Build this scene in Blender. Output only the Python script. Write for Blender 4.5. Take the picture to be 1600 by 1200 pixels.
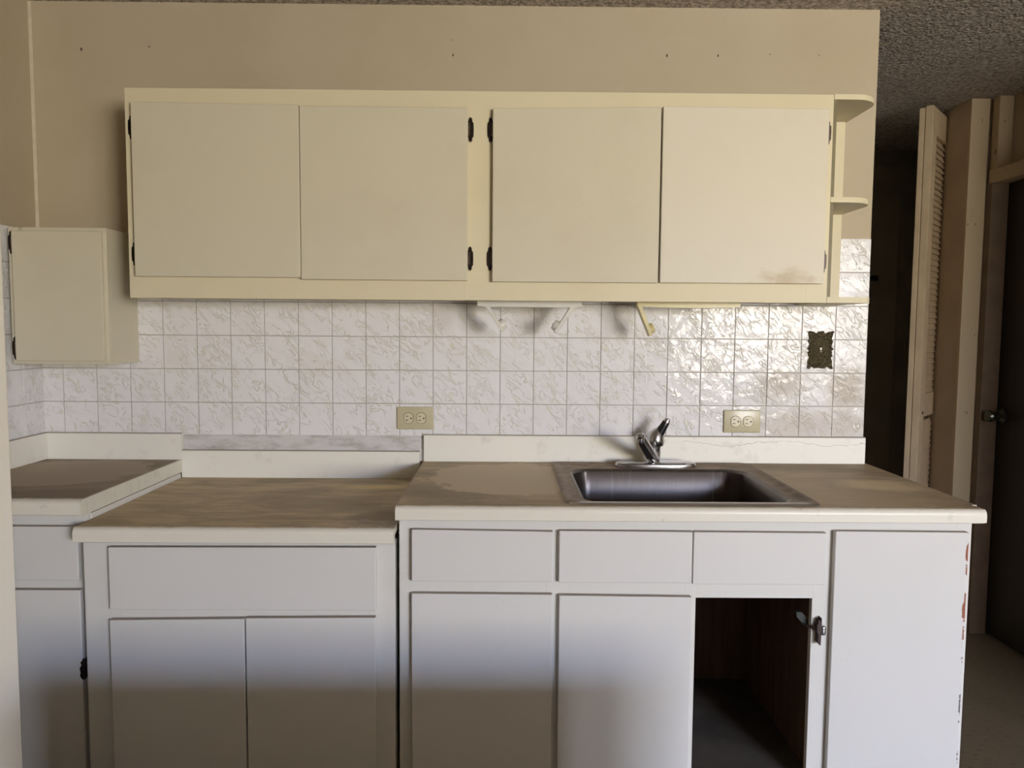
import bpy, bmesh, math, random
from mathutils import Vector, Matrix
for o in list(bpy.data.objects): bpy.data.objects.remove(o, do_unlink=True)
S = bpy.context.scene
COL = S.collection
PI = math.pi

def lin(r, g, b):
    f = lambda c: (c/255/12.92) if c <= 10 else ((c/255+.055)/1.055)**2.4
    return (f(r), f(g), f(b), 1.0)

# ---------------------------------------------------------------- camera
cam_d = bpy.data.cameras.new('camera'); cam = bpy.data.objects.new('camera', cam_d); COL.objects.link(cam)
S.camera = cam
yaw, pitch, roll = 0.00802, -0.07309, 0.00739
cy, sy, cp, sp, cr, sr = math.cos(yaw), math.sin(yaw), math.cos(pitch), math.sin(pitch), math.cos(roll), math.sin(roll)
fw = Vector((sy*cp, cy*cp, sp)); r0 = Vector((cy, -sy, 0)); u0 = r0.cross(fw)
rt = cr*r0 + sr*u0; up = -sr*r0 + cr*u0
M = Matrix((rt, up, -fw)).transposed().to_4x4(); M.translation = Vector((1.42273, -2.4532, 1.34797))
cam.matrix_world = M
cam_d.sensor_width = 36; cam_d.lens = 1187.538/1600*36; cam_d.clip_start = .02

# ---------------------------------------------------------------- world, daylight, exposure
w = bpy.data.worlds.new('world'); S.world = w; w.use_nodes = True
bg = w.node_tree.nodes['Background']; bg.inputs[0].default_value = (.62, .74, 1, 1); bg.inputs[1].default_value = 1.0

def area(name, x0, x1, z0, z1, y, color, power):
    l = bpy.data.lights.new(name, 'AREA'); l.shape = 'RECTANGLE'; l.size = x1-x0; l.size_y = z1-z0
    l.energy = power*(x1-x0)*(z1-z0); l.color = color
    o = bpy.data.objects.new(name, l); COL.objects.link(o)
    o.location = ((x0+x1)/2, y, (z0+z1)/2); o.rotation_euler = (PI/2, 0, 0)   # faces +y, into the room
    return o
# the daylight outside the window: sunlit ground and facades below, open sky above them
area('daylight_facade', 3.4, 9.6, -1.2, 2.25, -8.8, (1.0, .93, .80), 190)
area('daylight_sky', 3.4, 9.6, 2.25, 4.8, -8.8, (.52, .65, 1.0), 350)
S.view_settings.view_transform = 'Standard'; S.view_settings.look = 'None'
S.view_settings.gamma = 1; S.view_settings.use_curve_mapping = False
S.view_settings.exposure = -0.26

# ---------------------------------------------------------------- node helpers
class N:
    def __init__(s, name):
        s.m = bpy.data.materials.new(name); s.m.use_nodes = True; s.t = s.m.node_tree
        s.b = s.t.nodes['Principled BSDF']
        s.g = s.t.nodes.new('ShaderNodeNewGeometry')
    def pos(s): return s.g.outputs['Position']
    def new(s, t, **k):
        n = s.t.nodes.new(t)
        for a, v in k.items(): setattr(n, a, v)
        return n
    def put(s, sock, v):
        if hasattr(v, 'is_output') or isinstance(v, bpy.types.NodeSocket): s.t.links.new(v, sock)
        else: sock.default_value = v
    def math(s, op, a, b=0.0, c=0.0, clamp=False):
        n = s.new('ShaderNodeMath', operation=op, use_clamp=clamp)
        s.put(n.inputs[0], a); s.put(n.inputs[1], b); s.put(n.inputs[2], c); return n.outputs[0]
    def sep(s, v=None):
        n = s.new('ShaderNodeSeparateXYZ'); s.put(n.inputs[0], v or s.pos()); return n.outputs
    def map(s, scale=(1, 1, 1), rot=(0, 0, 0), loc=(0, 0, 0), v=None):
        n = s.new('ShaderNodeMapping'); s.put(n.inputs[0], v or s.pos())
        n.inputs['Scale'].default_value = scale; n.inputs['Rotation'].default_value = rot; n.inputs['Location'].default_value = loc
        return n.outputs[0]
    def noise(s, scale, detail=3, rough=.5, dist=0, v=None):
        n = s.new('ShaderNodeTexNoise'); s.put(n.inputs['Vector'], v or s.pos())
        n.inputs['Scale'].default_value = scale; n.inputs['Detail'].default_value = detail
        n.inputs['Roughness'].default_value = rough; n.inputs['Distortion'].default_value = dist
        return n.outputs[0]
    def ramp(s, f, a, b, lo=0.0, hi=1.0):
        n = s.new('ShaderNodeMapRange', clamp=True, interpolation_type='SMOOTHSTEP')
        s.put(n.inputs[0], f); n.inputs[1].default_value = a; n.inputs[2].default_value = b
        n.inputs[3].default_value = lo; n.inputs[4].default_value = hi; return n.outputs[0]
    def mix(s, f, a, b):
        n = s.new('ShaderNodeMix', data_type='RGBA'); s.put(n.inputs[0], f); s.put(n.inputs[6], a); s.put(n.inputs[7], b)
        return n.outputs[2]
    def ellipse(s, cx, cz, rx, rz, ax=(0, 2), soft=.35, wob=None):
        o = s.sep()
        dx = s.math('DIVIDE', s.math('SUBTRACT', o[ax[0]], cx), rx); dz = s.math('DIVIDE', s.math('SUBTRACT', o[ax[1]], cz), rz)
        d = s.math('SQRT', s.math('ADD', s.math('MULTIPLY', dx, dx), s.math('MULTIPLY', dz, dz)))
        if wob is not None: d = s.math('ADD', d, wob)
        return s.ramp(d, 1-soft, 1+soft, 1.0, 0.0)
    def color(s, v): s.put(s.b.inputs['Base Color'], v)
    def rough(s, v): s.put(s.b.inputs['Roughness'], v)
    def bump(s, h, strength=.3, dist=.001):
        n = s.new('ShaderNodeBump'); s.put(n.inputs['Height'], h); n.inputs['Strength'].default_value = strength
        n.inputs['Distance'].default_value = dist; s.t.links.new(n.outputs[0], s.b.inputs['Normal'])

def flat(name, c, rough=.5, metal=0, vary=.0, coat=0, scale=30):
    n = N(name); n.b.inputs['Metallic'].default_value = metal; n.rough(rough)
    if vary:
        d = tuple(x*(1-vary) for x in c[:3])+(1,)
        n.color(n.mix(n.ramp(n.noise(scale, 4), .3, .7), c, d))
    else: n.color(c)
    if coat: n.b.inputs['Coat Weight'].default_value = coat
    return n.m

MAT = {}
# painted walls
n = N('wall_paint')
sm = n.ramp(n.noise(2.2, 4, .6), .35, .7)
n.color(n.mix(sm, (.525, .45, .325, 1), (.49, .41, .285, 1))); n.rough(.62); n.bump(n.noise(140, 3), .12, .002); MAT['wall'] = n.m
n = N('room_paint'); n.color((.74, .66, .54, 1)); n.rough(.7); n.bump(n.noise(90, 3), .15, .002); MAT['room'] = n.m
n = N('hall_paint'); n.color(n.mix(n.ramp(n.noise(5, 4), .35, .7), (.56, .46, .35, 1), (.49, .40, .30, 1))); n.rough(.6); n.bump(n.noise(90, 3), .12, .002); MAT['hall'] = n.m
n = N('chipped_trim_paint')
ch = n.ramp(n.noise(38, 4, .7, v=n.map((1, 1, .35))), .66, .69)
n.color(n.mix(ch, (.60, .48, .31, 1), (.13, .085, .05, 1))); n.rough(.5); MAT['trim'] = n.m
n = N('popcorn_ceiling')
n.color(n.mix(n.ramp(n.noise(62, 4, .8), .42, .60), (.90, .80, .70, 1), (.44, .37, .30, 1))); n.rough(.85)
vor = n.new('ShaderNodeTexVoronoi'); vor.inputs['Scale'].default_value = 85; n.put(vor.inputs['Vector'], n.pos())
n.bump(n.math('SUBTRACT', n.noise(75, 4, .75), n.math('MULTIPLY', vor.outputs[0], .9)), 1.0, .022); MAT['ceiling'] = n.m
n = N('speckled_vinyl_floor')
k = n.ramp(n.noise(34, 5, .75, v=n.map((1, 2.2, 1))), .55, .66); k2 = n.ramp(n.noise(60, 4, .7), .6, .7)
n.color(n.mix(k2, n.mix(k, (.20, .155, .095, 1), (.10, .075, .04, 1)), (.27, .22, .15, 1))); n.rough(.45); MAT['floor'] = n.m
# tiles: white glaze pressed with wandering diagonal ridges, yellowish in the ridges
n = N('embossed_tile_glaze')
v = n.map((1, 1, 1), (0, PI/4, 0)); v = n.map((1.0, 1.0, .42), v=v)
ns = n.noise(50, 2.0, .5, 1.1, v=v)
rid = n.ramp(n.math('ABSOLUTE', n.math('SUBTRACT', ns, .5)), 0, .040, 1, 0)
ns2 = n.noise(24, 3, .5, .6, v=v)
rid2 = n.math('MULTIPLY', rid, n.ramp(ns2, .40, .56))
stain = n.math('MULTIPLY', n.ramp(n.noise(7, 3, .6), .5, .75), .35)
o = n.sep(); wb_ = n.math('MULTIPLY', n.math('SUBTRACT', n.noise(12, 4, .6), .5), .9)
base = n.mix(stain, (.84, .825, .825, 1), (.71, .66, .58, 1))
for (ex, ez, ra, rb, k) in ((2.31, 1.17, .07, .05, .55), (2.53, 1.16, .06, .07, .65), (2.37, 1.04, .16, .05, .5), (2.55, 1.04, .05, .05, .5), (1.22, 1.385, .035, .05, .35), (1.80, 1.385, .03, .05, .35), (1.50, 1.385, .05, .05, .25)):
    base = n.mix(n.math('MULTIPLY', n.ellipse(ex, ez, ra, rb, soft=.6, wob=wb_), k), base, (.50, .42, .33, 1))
n.color(n.mix(n.math('MULTIPLY', rid2, .42), base, (.72, .66, .44, 1)))
n.rough(.12); n.b.inputs['Specular IOR Level'].default_value = .19; n.bump(n.math('ADD', rid2, n.math('MULTIPLY', n.noise(34, 2), 1.5)), .8, .0020)
MAT['tile'] = n.m
n = N('tile_grout'); n.color(n.mix(n.noise(20, 3), (.40, .36, .31, 1), (.52, .48, .42, 1))); n.rough(.9); MAT['grout'] = n.m
n = N('grey_filler_strip')
n.color(n.mix(n.ramp(n.noise(9, 5, .7, v=n.map((1, 1, 3))), .4, .75), (.66, .64, .62, 1), (.40, .36, .32, 1))); n.rough(.6); MAT['strip'] = n.m
# cabinet paints
def cabinet(name, c, dirty, dust=True, glossy=.5):
    n = N(name)
    sm = n.ramp(n.noise(3.3, 5, .65), .45, .8, 0, .35)
    spots = n.ramp(n.noise(75, 2, .5), .79, .82, 0, .7)
    col = n.mix(spots, n.mix(sm, c, dirty), (.28, .22, .14, 1))
    if dust:
        nz = n.sep(n.g.outputs['Normal'])[2]
        col = n.mix(n.ramp(nz, .6, .9, 0, .8), col, (.26, .20, .14, 1))
    n.color(col); n.rough(glossy); n.b.inputs['Specular IOR Level'].default_value = .3; n.bump(n.noise(55, 3, .5, v=n.map((1, 1, .3))), .10, .0015)
    return n
MAT['upper'] = cabinet('yellowed_cream_paint', (.74, .665, .465, 1), (.66, .57, .38, 1)).m
MAT['upper_door'] = cabinet('cream_door_paint', (.675, .62, .475, 1), (.60, .53, .39, 1)).m
n = cabinet('cream_door_paint_greasy', (.745, .69, .565, 1), (.64, .56, .42, 1))
c0 = n.b.inputs['Base Color'].links[0].from_socket
wob = n.math('MULTIPLY', n.noise(14, 4, .6, v=n.map((1, 1, 3))), 1.3)
n.color(n.mix(n.math('MULTIPLY', n.ellipse(2.22, 1.50, .16, .055, wob=wob), .7), c0, (.50, .38, .22, 1))); MAT['upper_door4'] = n.m
MAT['base'] = cabinet('white_cabinet_paint', (.69, .665, .61, 1), (.62, .58, .51, 1)).m
MAT['base_door'] = cabinet('white_front_paint', (.68, .655, .61, 1), (.62, .585, .52, 1)).m
n = cabinet('white_front_paint_chipped', (.66, .64, .60, 1), (.61, .58, .53, 1))
c0 = n.b.inputs['Base Color'].links[0].from_socket
wob = n.math('MULTIPLY', n.math('SUBTRACT', n.noise(70, 3, .6), .5), .9)
e1 = n.ellipse(2.562, .806, .007, .024, soft=.12, wob=wob); e2 = n.ellipse(2.562, .663, .010, .026, soft=.12, wob=wob)
o = n.sep(); edge = n.math('MULTIPLY', n.ramp(o[0], 2.5555, 2.5585), n.ramp(n.noise(26, 3, .7), .53, .56))
dk = n.ramp(o[2], .45, .62)
cc = n.mix(dk, (.13, .11, .10, 1), (.27, .09, .04, 1))
n.color(n.mix(n.math('MAXIMUM', n.math('MAXIMUM', e1, e2), edge), c0, cc)); MAT['base_chip'] = n.m
n = N('bare_interior_wood'); n.color(n.mix(n.ramp(n.noise(6, 5, .6, v=n.map((6, 6, .6))), .3, .7), (.15, .085, .05, 1), (.09, .05, .03, 1))); n.rough(.7); MAT['inside'] = n.m
n = N('dusty_shelf_board'); n.color(n.mix(n.ramp(n.noise(5, 5, .6), .3, .7), (.11, .095, .075, 1), (.06, .05, .04, 1))); n.rough(.8); MAT['inside_floor'] = n.m
# laminate tops: cream laminate under a brown film of grime; the nosing stays clean
def counter(name, grime, grime2, y_front, patch=None, patchc=None, corner=None, scuff=None):
    n = N(name)
    o = n.sep(); nz = n.sep(n.g.outputs['Normal'])[2]
    edge_n = n.math('MULTIPLY', n.math('SUBTRACT', n.noise(45, 5, .7, v=n.map((.6, 1, 1))), .5), .03)
    fr = n.ramp(n.math('ADD', o[1], edge_n), y_front-.004, y_front+.012)
    grain = n.ramp(n.noise(9, 6, .68, 1.0, v=n.map((.5, 2.2, 1))), .3, .72)
    g = n.mix(grain, grime, grime2)
    big = n.ramp(n.noise(3.4, 5, .62, .8, v=n.map((.8, 1.6, 1))), .42, .62, 0, .55)
    g = n.mix(big, g, tuple(x*.62 for x in grime2[:3])+(1,))
    fine = n.ramp(n.noise(120, 3, .6, v=n.map((.35, 1, 1))), .45, .75, 0, .35)
    g = n.mix(fine, g, tuple(x*.75 for x in grime[:3])+(1,))
    if patch:
        wob = n.math('MULTIPLY', n.math('SUBTRACT', n.noise(9, 5, .65), .5), 1.0)
        g = n.mix(n.ellipse(*patch, ax=(0, 1), soft=.045, wob=wob), g, patchc)
    if corner:
        for c in corner: g = n.mix(n.math('MULTIPLY', n.ellipse(*c[:4], ax=(0, 1), soft=.5, wob=n.math('MULTIPLY', n.math('SUBTRACT', n.noise(16, 4), .5), .8)), c[4]), g, c[5])
    if scuff:
        sc_ = n.math('MULTIPLY', n.ellipse(*scuff, ax=(0, 1), soft=.5), n.ramp(n.noise(60, 3, .6, 1.5, v=n.map((.4, 1, 1))), .56, .62))
        g = n.mix(n.math('MULTIPLY', sc_, .7), g, (.70, .64, .52, 1))
    m = n.math('MULTIPLY', fr, n.ramp(nz, .80, .99))
    cl = n.mix(n.ramp(n.noise(24, 4, .7), .62, .74, 0, .45), (.76, .71, .60, 1), (.45, .37, .26, 1))
    n.color(n.mix(m, cl, g)); n.rough(n.mix(m, (.33, .33, .33, 1), (.62, .62, .62, 1)))
    return n.m
DK = (0.225, 0.167, 0.113, 1)
MAT['top_right'] = counter('grimy_laminate_sink_top', (0.570, 0.449, 0.285, 1), (0.406, 0.309, 0.191, 1), -.640, (1.45, -.28, .245, .22), (0.640, 0.524, 0.356, 1),
    [(2.36, -.07, .20, .09, .75, (0.246, 0.167, 0.092, 1)), (2.28, -.42, .25, .25, .5, (0.679, 0.555, 0.365, 1)), (2.47, -.36, .10, .07, .6, (0.900, 0.739, 0.465, 1))])
MAT['top_middle'] = counter('grimy_laminate_stove_top', (0.646, 0.514, 0.311, 1), (0.427, 0.323, 0.190, 1), -.640, None, None,
    [(1.12, -.55, .10, .08, .7, DK), (1.03, -.16, .09, .03, .7, (0.828, 0.646, 0.300, 1))], (1.10, -.60, .10, .045))
MAT['top_left'] = counter('grimy_laminate_side_top', (0.356, 0.265, 0.180, 1), (0.270, 0.196, 0.130, 1), -.590, (.14, -.24, .22, .20), (0.409, 0.323, 0.229, 1))
n = N('splash_laminate')
o = n.sep(); sm = n.ramp(n.noise(11, 5, .65), .55, .78, 0, .55)
wob = n.math('MULTIPLY', n.noise(30, 3), .5)
crack = n.math('MULTIPLY', n.ramp(n.math('ABSOLUTE', n.math('SUBTRACT', n.math('ADD', o[2], n.math('MULTIPLY', n.noise(22, 4, .6), .03)), n.math('ADD', .999, n.math('MULTIPLY', n.math('SINE', n.math('MULTIPLY', o[0], 17)), .006)))), 0, .0011, 1, 0),
               n.math('MULTIPLY', n.ramp(o[0], 1.93, 1.97), n.ramp(n.noise(9, 2), .42, .5)))
col = n.mix(sm, (.86, .83, .74, 1), (.60, .55, .47, 1)); col = n.mix(n.math('MULTIPLY', crack, .75), col, (.25, .19, .12, 1))
n.color(n.mix(n.ramp(n.sep(n.g.outputs['Normal'])[2], .6, .9, 0, .75), col, (.25, .19, .13, 1))); n.rough(.42); MAT['splash'] = n.m
n = N('laminate_edge'); n.color(n.mix(n.ramp(n.noise(14, 4, .7), .5, .75, 0, .5), (.72, .69, .58, 1), (.42, .38, .30, 1))); n.rough(.45); MAT['edge'] = n.m
# metals and plastics
n = N('dirty_sink_rim'); n.b.inputs['Metallic'].default_value = .3
n.color(n.mix(n.ramp(n.noise(22, 5, .7), .35, .7), (.30, .225, .16, 1), (.17, .12, .08, 1))); n.rough(.55); MAT['rim'] = n.m
n = N('worn_steel_edge'); n.b.inputs['Metallic'].default_value = .9; n.color((.50, .47, .44, 1)); n.rough(.35); MAT['rim_edge'] = n.m
n = N('streaked_sink_steel'); n.b.inputs['Metallic'].default_value = .85
st = n.ramp(n.noise(30, 5, .65, .4, v=n.map((1.4, 1.4, .07))), .58, .72, 0, .7)
gr = n.noise(220, 2, .5, v=n.map((1, 1, .05)))
n.color(n.mix(st, n.mix(gr, (.105, .088, .078, 1), (.150, .128, .115, 1)), (.27, .24, .22, 1))); n.rough(n.mix(st, (.33, .33, .33, 1), (.6, .6, .6, 1))); n.bump(gr, .12, .0006); MAT['bowl'] = n.m
MAT['chrome'] = flat('chrome', (.56, .56, .58, 1), .2, 1)
MAT['black'] = flat('black_plastic_and_reflection', (.012, .012, .013, 1), .28)  # plastic parts, and the faucet's painted dark reflections
MAT['bronze'] = flat('dark_bronze', (.030, .020, .014, 1), .34, .6, .4, scale=120)
MAT['hinge_glint'] = flat('highlit_hinge_metal', (.20, .15, .12, 1), .3, .8, .5, scale=200)  # lighter knuckles: the hinge highlights put into the colour
MAT['rust'] = flat('rusty_bronze', (.060, .034, .024, 1), .42, .3, .4, scale=160)
MAT['ivory'] = flat('ivory_plastic', (.58, .52, .34, 1), .3, 0, .08)
MAT['ivory_socket'] = flat('pale_ivory_plastic', (.66, .60, .42, 1), .32)
MAT['slot'] = flat('dark_slot', (.03, .022, .012, 1), .7)
MAT['white_plastic'] = flat('white_plastic', (.72, .69, .62, 1), .35, 0, .06)
MAT['yellow_plastic'] = flat('yellowed_plastic', (.62, .53, .25, 1), .35, 0, .12)
n = N('antique_brass'); n.b.inputs['Metallic'].default_value = .65
h = n.noise(260, 3, .6, 1.5); n.color(n.mix(n.ramp(h, .42, .62), (.045, .036, .018, 1), (.26, .21, .115, 1))); n.rough(.38); n.bump(h, 1.0, .004); MAT['brass'] = n.m
n = N('dark_stained_wood'); n.color(n.mix(n.ramp(n.noise(5, 5, .6, v=n.map((8, 8, .5))), .3, .7), (.030, .018, .011, 1), (.018, .011, .007, 1))); n.rough(.5); MAT['dark_wood'] = n.m
MAT['closet'] = flat('dark_closet_paint', (.42, .39, .30, 1), .6, 0, .2, scale=4)
MAT['jamb'] = flat('brown_jamb_paint', (.20, .135, .085, 1), .5, 0, .2, scale=12)
MAT['bifold'] = flat('tan_louver_paint', (.70, .55, .36, 1), .5, 0, .12, scale=14)
MAT['old_knob'] = flat('tarnished_brass', (.11, .11, .085, 1), .28, .9)
MAT['olive'] = flat('dark_olive', (.19, .155, .065, 1), .5, 0, .15, scale=20)  # dark olive for the strip beside the upper cabinet frame
MAT['caulk'] = flat('caulk', (.60, .52, .38, 1), .55, 0, .15)
MAT['hole'] = flat('dark_nail_hole', (.10, .07, .045, 1), .8)
n = N('stub_paint'); n.color((.90, .84, .71, 1)); n.rough(.6); MAT['stub'] = n.m
MAT['green_metal'] = flat('tarnished_hinge_metal', (.045, .050, .042, 1), .6, .3)

# ---------------------------------------------------------------- mesh helpers
def mesh_obj(name, bm, mats, parent=None, smooth=False, label=None):
    """bm holds world coordinates; the object sits at its parent's origin"""
    org = Vector(parent['_o']) if parent is not None and '_o' in parent else Vector((0, 0, 0))
    bmesh.ops.recalc_face_normals(bm, faces=bm.faces)
    if parent is None:
        xs = [v.co for v in bm.verts]
        org = Vector(((min(c.x for c in xs)+max(c.x for c in xs))/2, (min(c.y for c in xs)+max(c.y for c in xs))/2, min(c.z for c in xs)))
    bmesh.ops.translate(bm, verts=bm.verts, vec=-org)
    me = bpy.data.meshes.new(name); bm.to_mesh(me); bm.free()
    for m in (mats if isinstance(mats, (list, tuple)) else [mats]): me.materials.append(m)
    if smooth:
        for p in me.polygons: p.use_smooth = True
    o = bpy.data.objects.new(name, me); COL.objects.link(o)
    if parent is None: o.location = org
    else:
        o.parent = parent
    o['_o'] = tuple(org)
    if label: o['label'] = label
    if smooth:
        try:
            me.set_sharp_from_angle(angle=math.radians(40))
        except Exception: pass
    return o
def thing(name, loc, label, cat, group=None):
    o = bpy.data.objects.new(name, None); COL.objects.link(o); o.location = loc; o.empty_display_size = .05
    o['_o'] = tuple(loc); o['label'] = label; o['category'] = cat
    if group: o['group'] = group
    return o
def tag(o, label, cat, group=None):
    o['label'] = label; o['category'] = cat
    if group: o['group'] = group
    return o
def box(bm, x0, x1, y0, y1, z0, z1, bev=0, seg=2, mi=0):
    vs = [bm.verts.new((x, y, z)) for x in (x0, x1) for y in (y0, y1) for z in (z0, z1)]
    q = [(0, 1, 3, 2), (4, 6, 7, 5), (0, 4, 5, 1), (2, 3, 7, 6), (0, 2, 6, 4), (1, 5, 7, 3)]
    fs = [bm.faces.new([vs[i] for i in f]) for f in q]
    for f in fs: f.material_index = mi
    if bev:
        es = list({e for f in fs for e in f.edges})
        r = bmesh.ops.bevel(bm, geom=es, offset=bev, segments=seg, profile=.5, affect='EDGES')
        for f in r['faces']: f.material_index = mi
    return vs
def prism(bm, pts, ax, a0, a1, mi=0):
    """extrude a 2-D outline along an axis; pts are in the other two axes in order"""
    def P(p, a):
        l = list(p); l.insert(ax, a); return l
    A = [bm.verts.new(P(p, a0)) for p in pts]; B = [bm.verts.new(P(p, a1)) for p in pts]
    fs = [bm.faces.new(A), bm.faces.new(B[::-1])]
    for i in range(len(pts)):
        j = (i+1) % len(pts); fs.append(bm.faces.new((A[i], B[i], B[j], A[j])))
    for f in fs: f.material_index = mi
    return fs
def tube(bm, pts, radii, seg=16, caps=True, squash=None, mi=0):
    pts = [Vector(p) for p in pts]; rings = []
    if not isinstance(radii, (list, tuple)): radii = [radii]*len(pts)
    ref = None
    for i, p in enumerate(pts):
        d = ((pts[min(i+1, len(pts)-1)]-pts[max(i-1, 0)])).normalized()
        if ref is None: ref = Vector((1, 0, 0)) if abs(d.x) < .8 else Vector((0, 1, 0))
        a = (ref-d*ref.dot(d)).normalized(); b = d.cross(a); ref = a
        r = radii[i]; ra, rb = (r if isinstance(r, tuple) else (r, r))
        rings.append([bm.verts.new(p+a*ra*math.cos(2*PI*k/seg)+b*rb*math.sin(2*PI*k/seg)) for k in range(seg)])
    fs = []
    for i in range(len(rings)-1):
        for k in range(seg):
            fs.append(bm.faces.new((rings[i][k], rings[i][(k+1) % seg], rings[i+1][(k+1) % seg], rings[i+1][k])))
    if caps: fs += [bm.faces.new(rings[0][::-1]), bm.faces.new(rings[-1])]
    for f in fs: f.material_index = mi
def rrect(x0, x1, y0, y1, r, n=6):
    out = []
    rs = r if isinstance(r, (list, tuple)) else [r]*4      # corners: (x1,y1),(x0,y1),(x0,y0),(x1,y0)
    for (cx, cy, a, rr) in ((x1, y1, 0, rs[0]), (x0, y1, 90, rs[1]), (x0, y0, 180, rs[2]), (x1, y0, 270, rs[3])):
        ox = cx-rr if cx == x1 else cx+rr; oy = cy-rr if cy == y1 else cy+rr
        for k in range(n+1):
            t = math.radians(a+90*k/n); out.append((ox+rr*math.cos(t), oy+rr*math.sin(t)))
    return out
def struct(name, bm, mats, parent=None, smooth=False):
    o = mesh_obj(name, bm, mats, parent, smooth)
    if parent is None: o['kind'] = 'structure'
    return o
def B(*a, **k):
    bm = bmesh.new(); box(bm, *a, **k); return bm

# ================================================================= SETTING
CZ = 2.352                         # ceiling height
XL, XR = -.0695, 2.588             # left corner and free end of the tiled wall
T = .10795                         # tile module
ZT = 1.6425
wb = struct('wall_back', B(XL-.10, XR, 0, .11, 0, CZ), MAT['wall'])
wl = struct('wall_left', B(XL-.10, XL, -.95, 0, 0, CZ), MAT['wall'])

def tile_field(name, parent, side):
    bm = bmesh.new(); g = .0011; th = .0065
    zs = [.915]+[1.1028+T*k for k in range(-1, 6)]
    zs = sorted(set(round(z, 5) for z in zs if z >= .914)); zs[0] = .915
    if side == 'back': cols = [XL+.0]+[T*k for k in range(0, 24)]+[XR]
    else: cols = [-.94]+[-T*k for k in range(8, 0, -1)]+[-.0005]
    rnd = random.Random(4)
    for i in range(len(cols)-1):
        for j in range(len(zs)-1):
            a, b, c, d = cols[i], cols[i+1], zs[j], zs[j+1]
            if b-a < .01: continue
            t = th+rnd.uniform(-.0004, .0004)
            t1, t2 = rnd.uniform(-.010, .010), rnd.uniform(-.010, .010)
            b2 = bmesh.new()
            if side == 'back': box(b2, a+g, b-g, -t, -.0008, c+g, d-g, bev=.0013, seg=2)
            else: box(b2, XL+.0008, XL+t, a+g, b-g, c+g, d-g, bev=.0013, seg=2)
            vm = []
            for v in b2.verts:
                if side == 'back' and v.co.y < -.003: v.co.y += t1*(v.co.x-(a+b)/2)+t2*(v.co.z-(c+d)/2)
                vm.append(bm.verts.new(v.co))
            b2.verts.index_update()
            for f in b2.faces: bm.faces.new([vm[v.index] for v in f.verts])
            b2.free()
    if side == 'back': box(bm, XL, XR, -.0040, 0, .915, ZT-.001, mi=1)
    else: box(bm, XL, XL+.0040, -.94, 0, .915, ZT-.001, mi=1)
    o = mesh_obj(name, bm, [MAT['tile'], MAT['grout']], parent, False)
    return o
tile_field('wall_tiles', wb, 'back')['label'] = 'glossy white embossed wall tiles'
tile_field('wall_tiles', wl, 'left')['label'] = 'white embossed tiles on the side wall'
mesh_obj('filler_strip', B(.3835, 1.147, -.0095, -.0005, .90, .9985, bev=.001), MAT['strip'], wb, label='grey painted strip below the tiles')
bm = bmesh.new(); prism(bm, [(XL+.0001, -.0001), (XL+.008, -.0001), (XL+.0001, -.005)], 2, ZT+.001, CZ-.001)
mesh_obj('caulk_bead', bm, MAT['caulk'], wb)
# screw holes left high on the wall
for x, z, s in ((.0897, 2.207, 1.3), (.3011, 2.217, .8), (1.2502, 2.201, 1), (1.2440, 2.247, .5), (1.9214, 2.206, 1.2), (2.0826, 2.2075, 1), (2.2458, 2.213, .6), (2.4014, 2.211, .5), (-.066, 1.70, .8)):
    bm = bmesh.new(); tube(bm, [(x, .001, z), (x, -.0007, z), (x, -.0012, z)], [.0026*s, .0024*s, .0012*s], 9)
    bmesh.ops.scale(bm, verts=bm.verts, vec=(1, 1, 1.7), space=Matrix.Translation((-x, 0, -z)))
    mesh_obj('nail_hole', bm, MAT['hole'], wb)

# rest of the room, behind and beside the camera
struct('wall_stub_left', B(-1.25, .408, -1.01, -.90, 0, CZ, bev=.006, seg=3), MAT['stub'])
struct('wall_far_left', B(-1.25, -1.15, -5.7, -1.01, 0, CZ), MAT['room'])
struct('wall_right', B(6.2, 6.3, -5.7, -1.0, 0, CZ), MAT['room'])
struct('floor', B(-1.25, 6.3, -5.7, 3.1, -.08, 0), MAT['floor'])
struct('ceiling', B(-1.25, 6.3, -5.7, 3.1, CZ, CZ+.08), MAT['ceiling'])
WX0, WX1, WZ0, WZ1 = 3.42, 4.72, .92, 2.12
VX0, VX1 = 5.00, 5.50
bm = bmesh.new()
box(bm, -1.25, WX0, -5.82, -5.7, 0, CZ); box(bm, WX1, VX0, -5.82, -5.7, 0, CZ); box(bm, VX1, 6.3, -5.82, -5.7, 0, CZ)
box(bm, WX0, WX1, -5.82, -5.7, 0, WZ0); box(bm, WX0, WX1, -5.82, -5.7, WZ1, CZ)
box(bm, VX0, VX1, -5.82, -5.7, 0, WZ0); box(bm, VX0, VX1, -5.82, -5.7, WZ1, CZ)
struct('wall_window_side', bm, MAT['room'])
bm = bmesh.new()
for a in (WX0, (WX0+WX1)/2-.02, WX1-.04): box(bm, a, a+.04, -5.79, -5.74, WZ0, WZ1)
for a in (WZ0, WZ1-.04): box(bm, WX0, WX1, -5.79, -5.74, a, a+.04)
struct('window_1', bm, MAT['stub'])
bm = bmesh.new()
for a in (VX0, VX1-.04): box(bm, a, a+.04, -5.79, -5.74, WZ0, WZ1)
for a in (WZ0, WZ1-.04): box(bm, VX0, VX1, -5.79, -5.74, a, a+.04)
struct('window_2', bm, MAT['stub'])
# unseen blocker added below the frame to shade the lower cabinet doors
struct('shade_blocker', B(.85, 2.13, -1.52, -1.40, 0, .690, bev=.004), MAT['room'])

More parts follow.
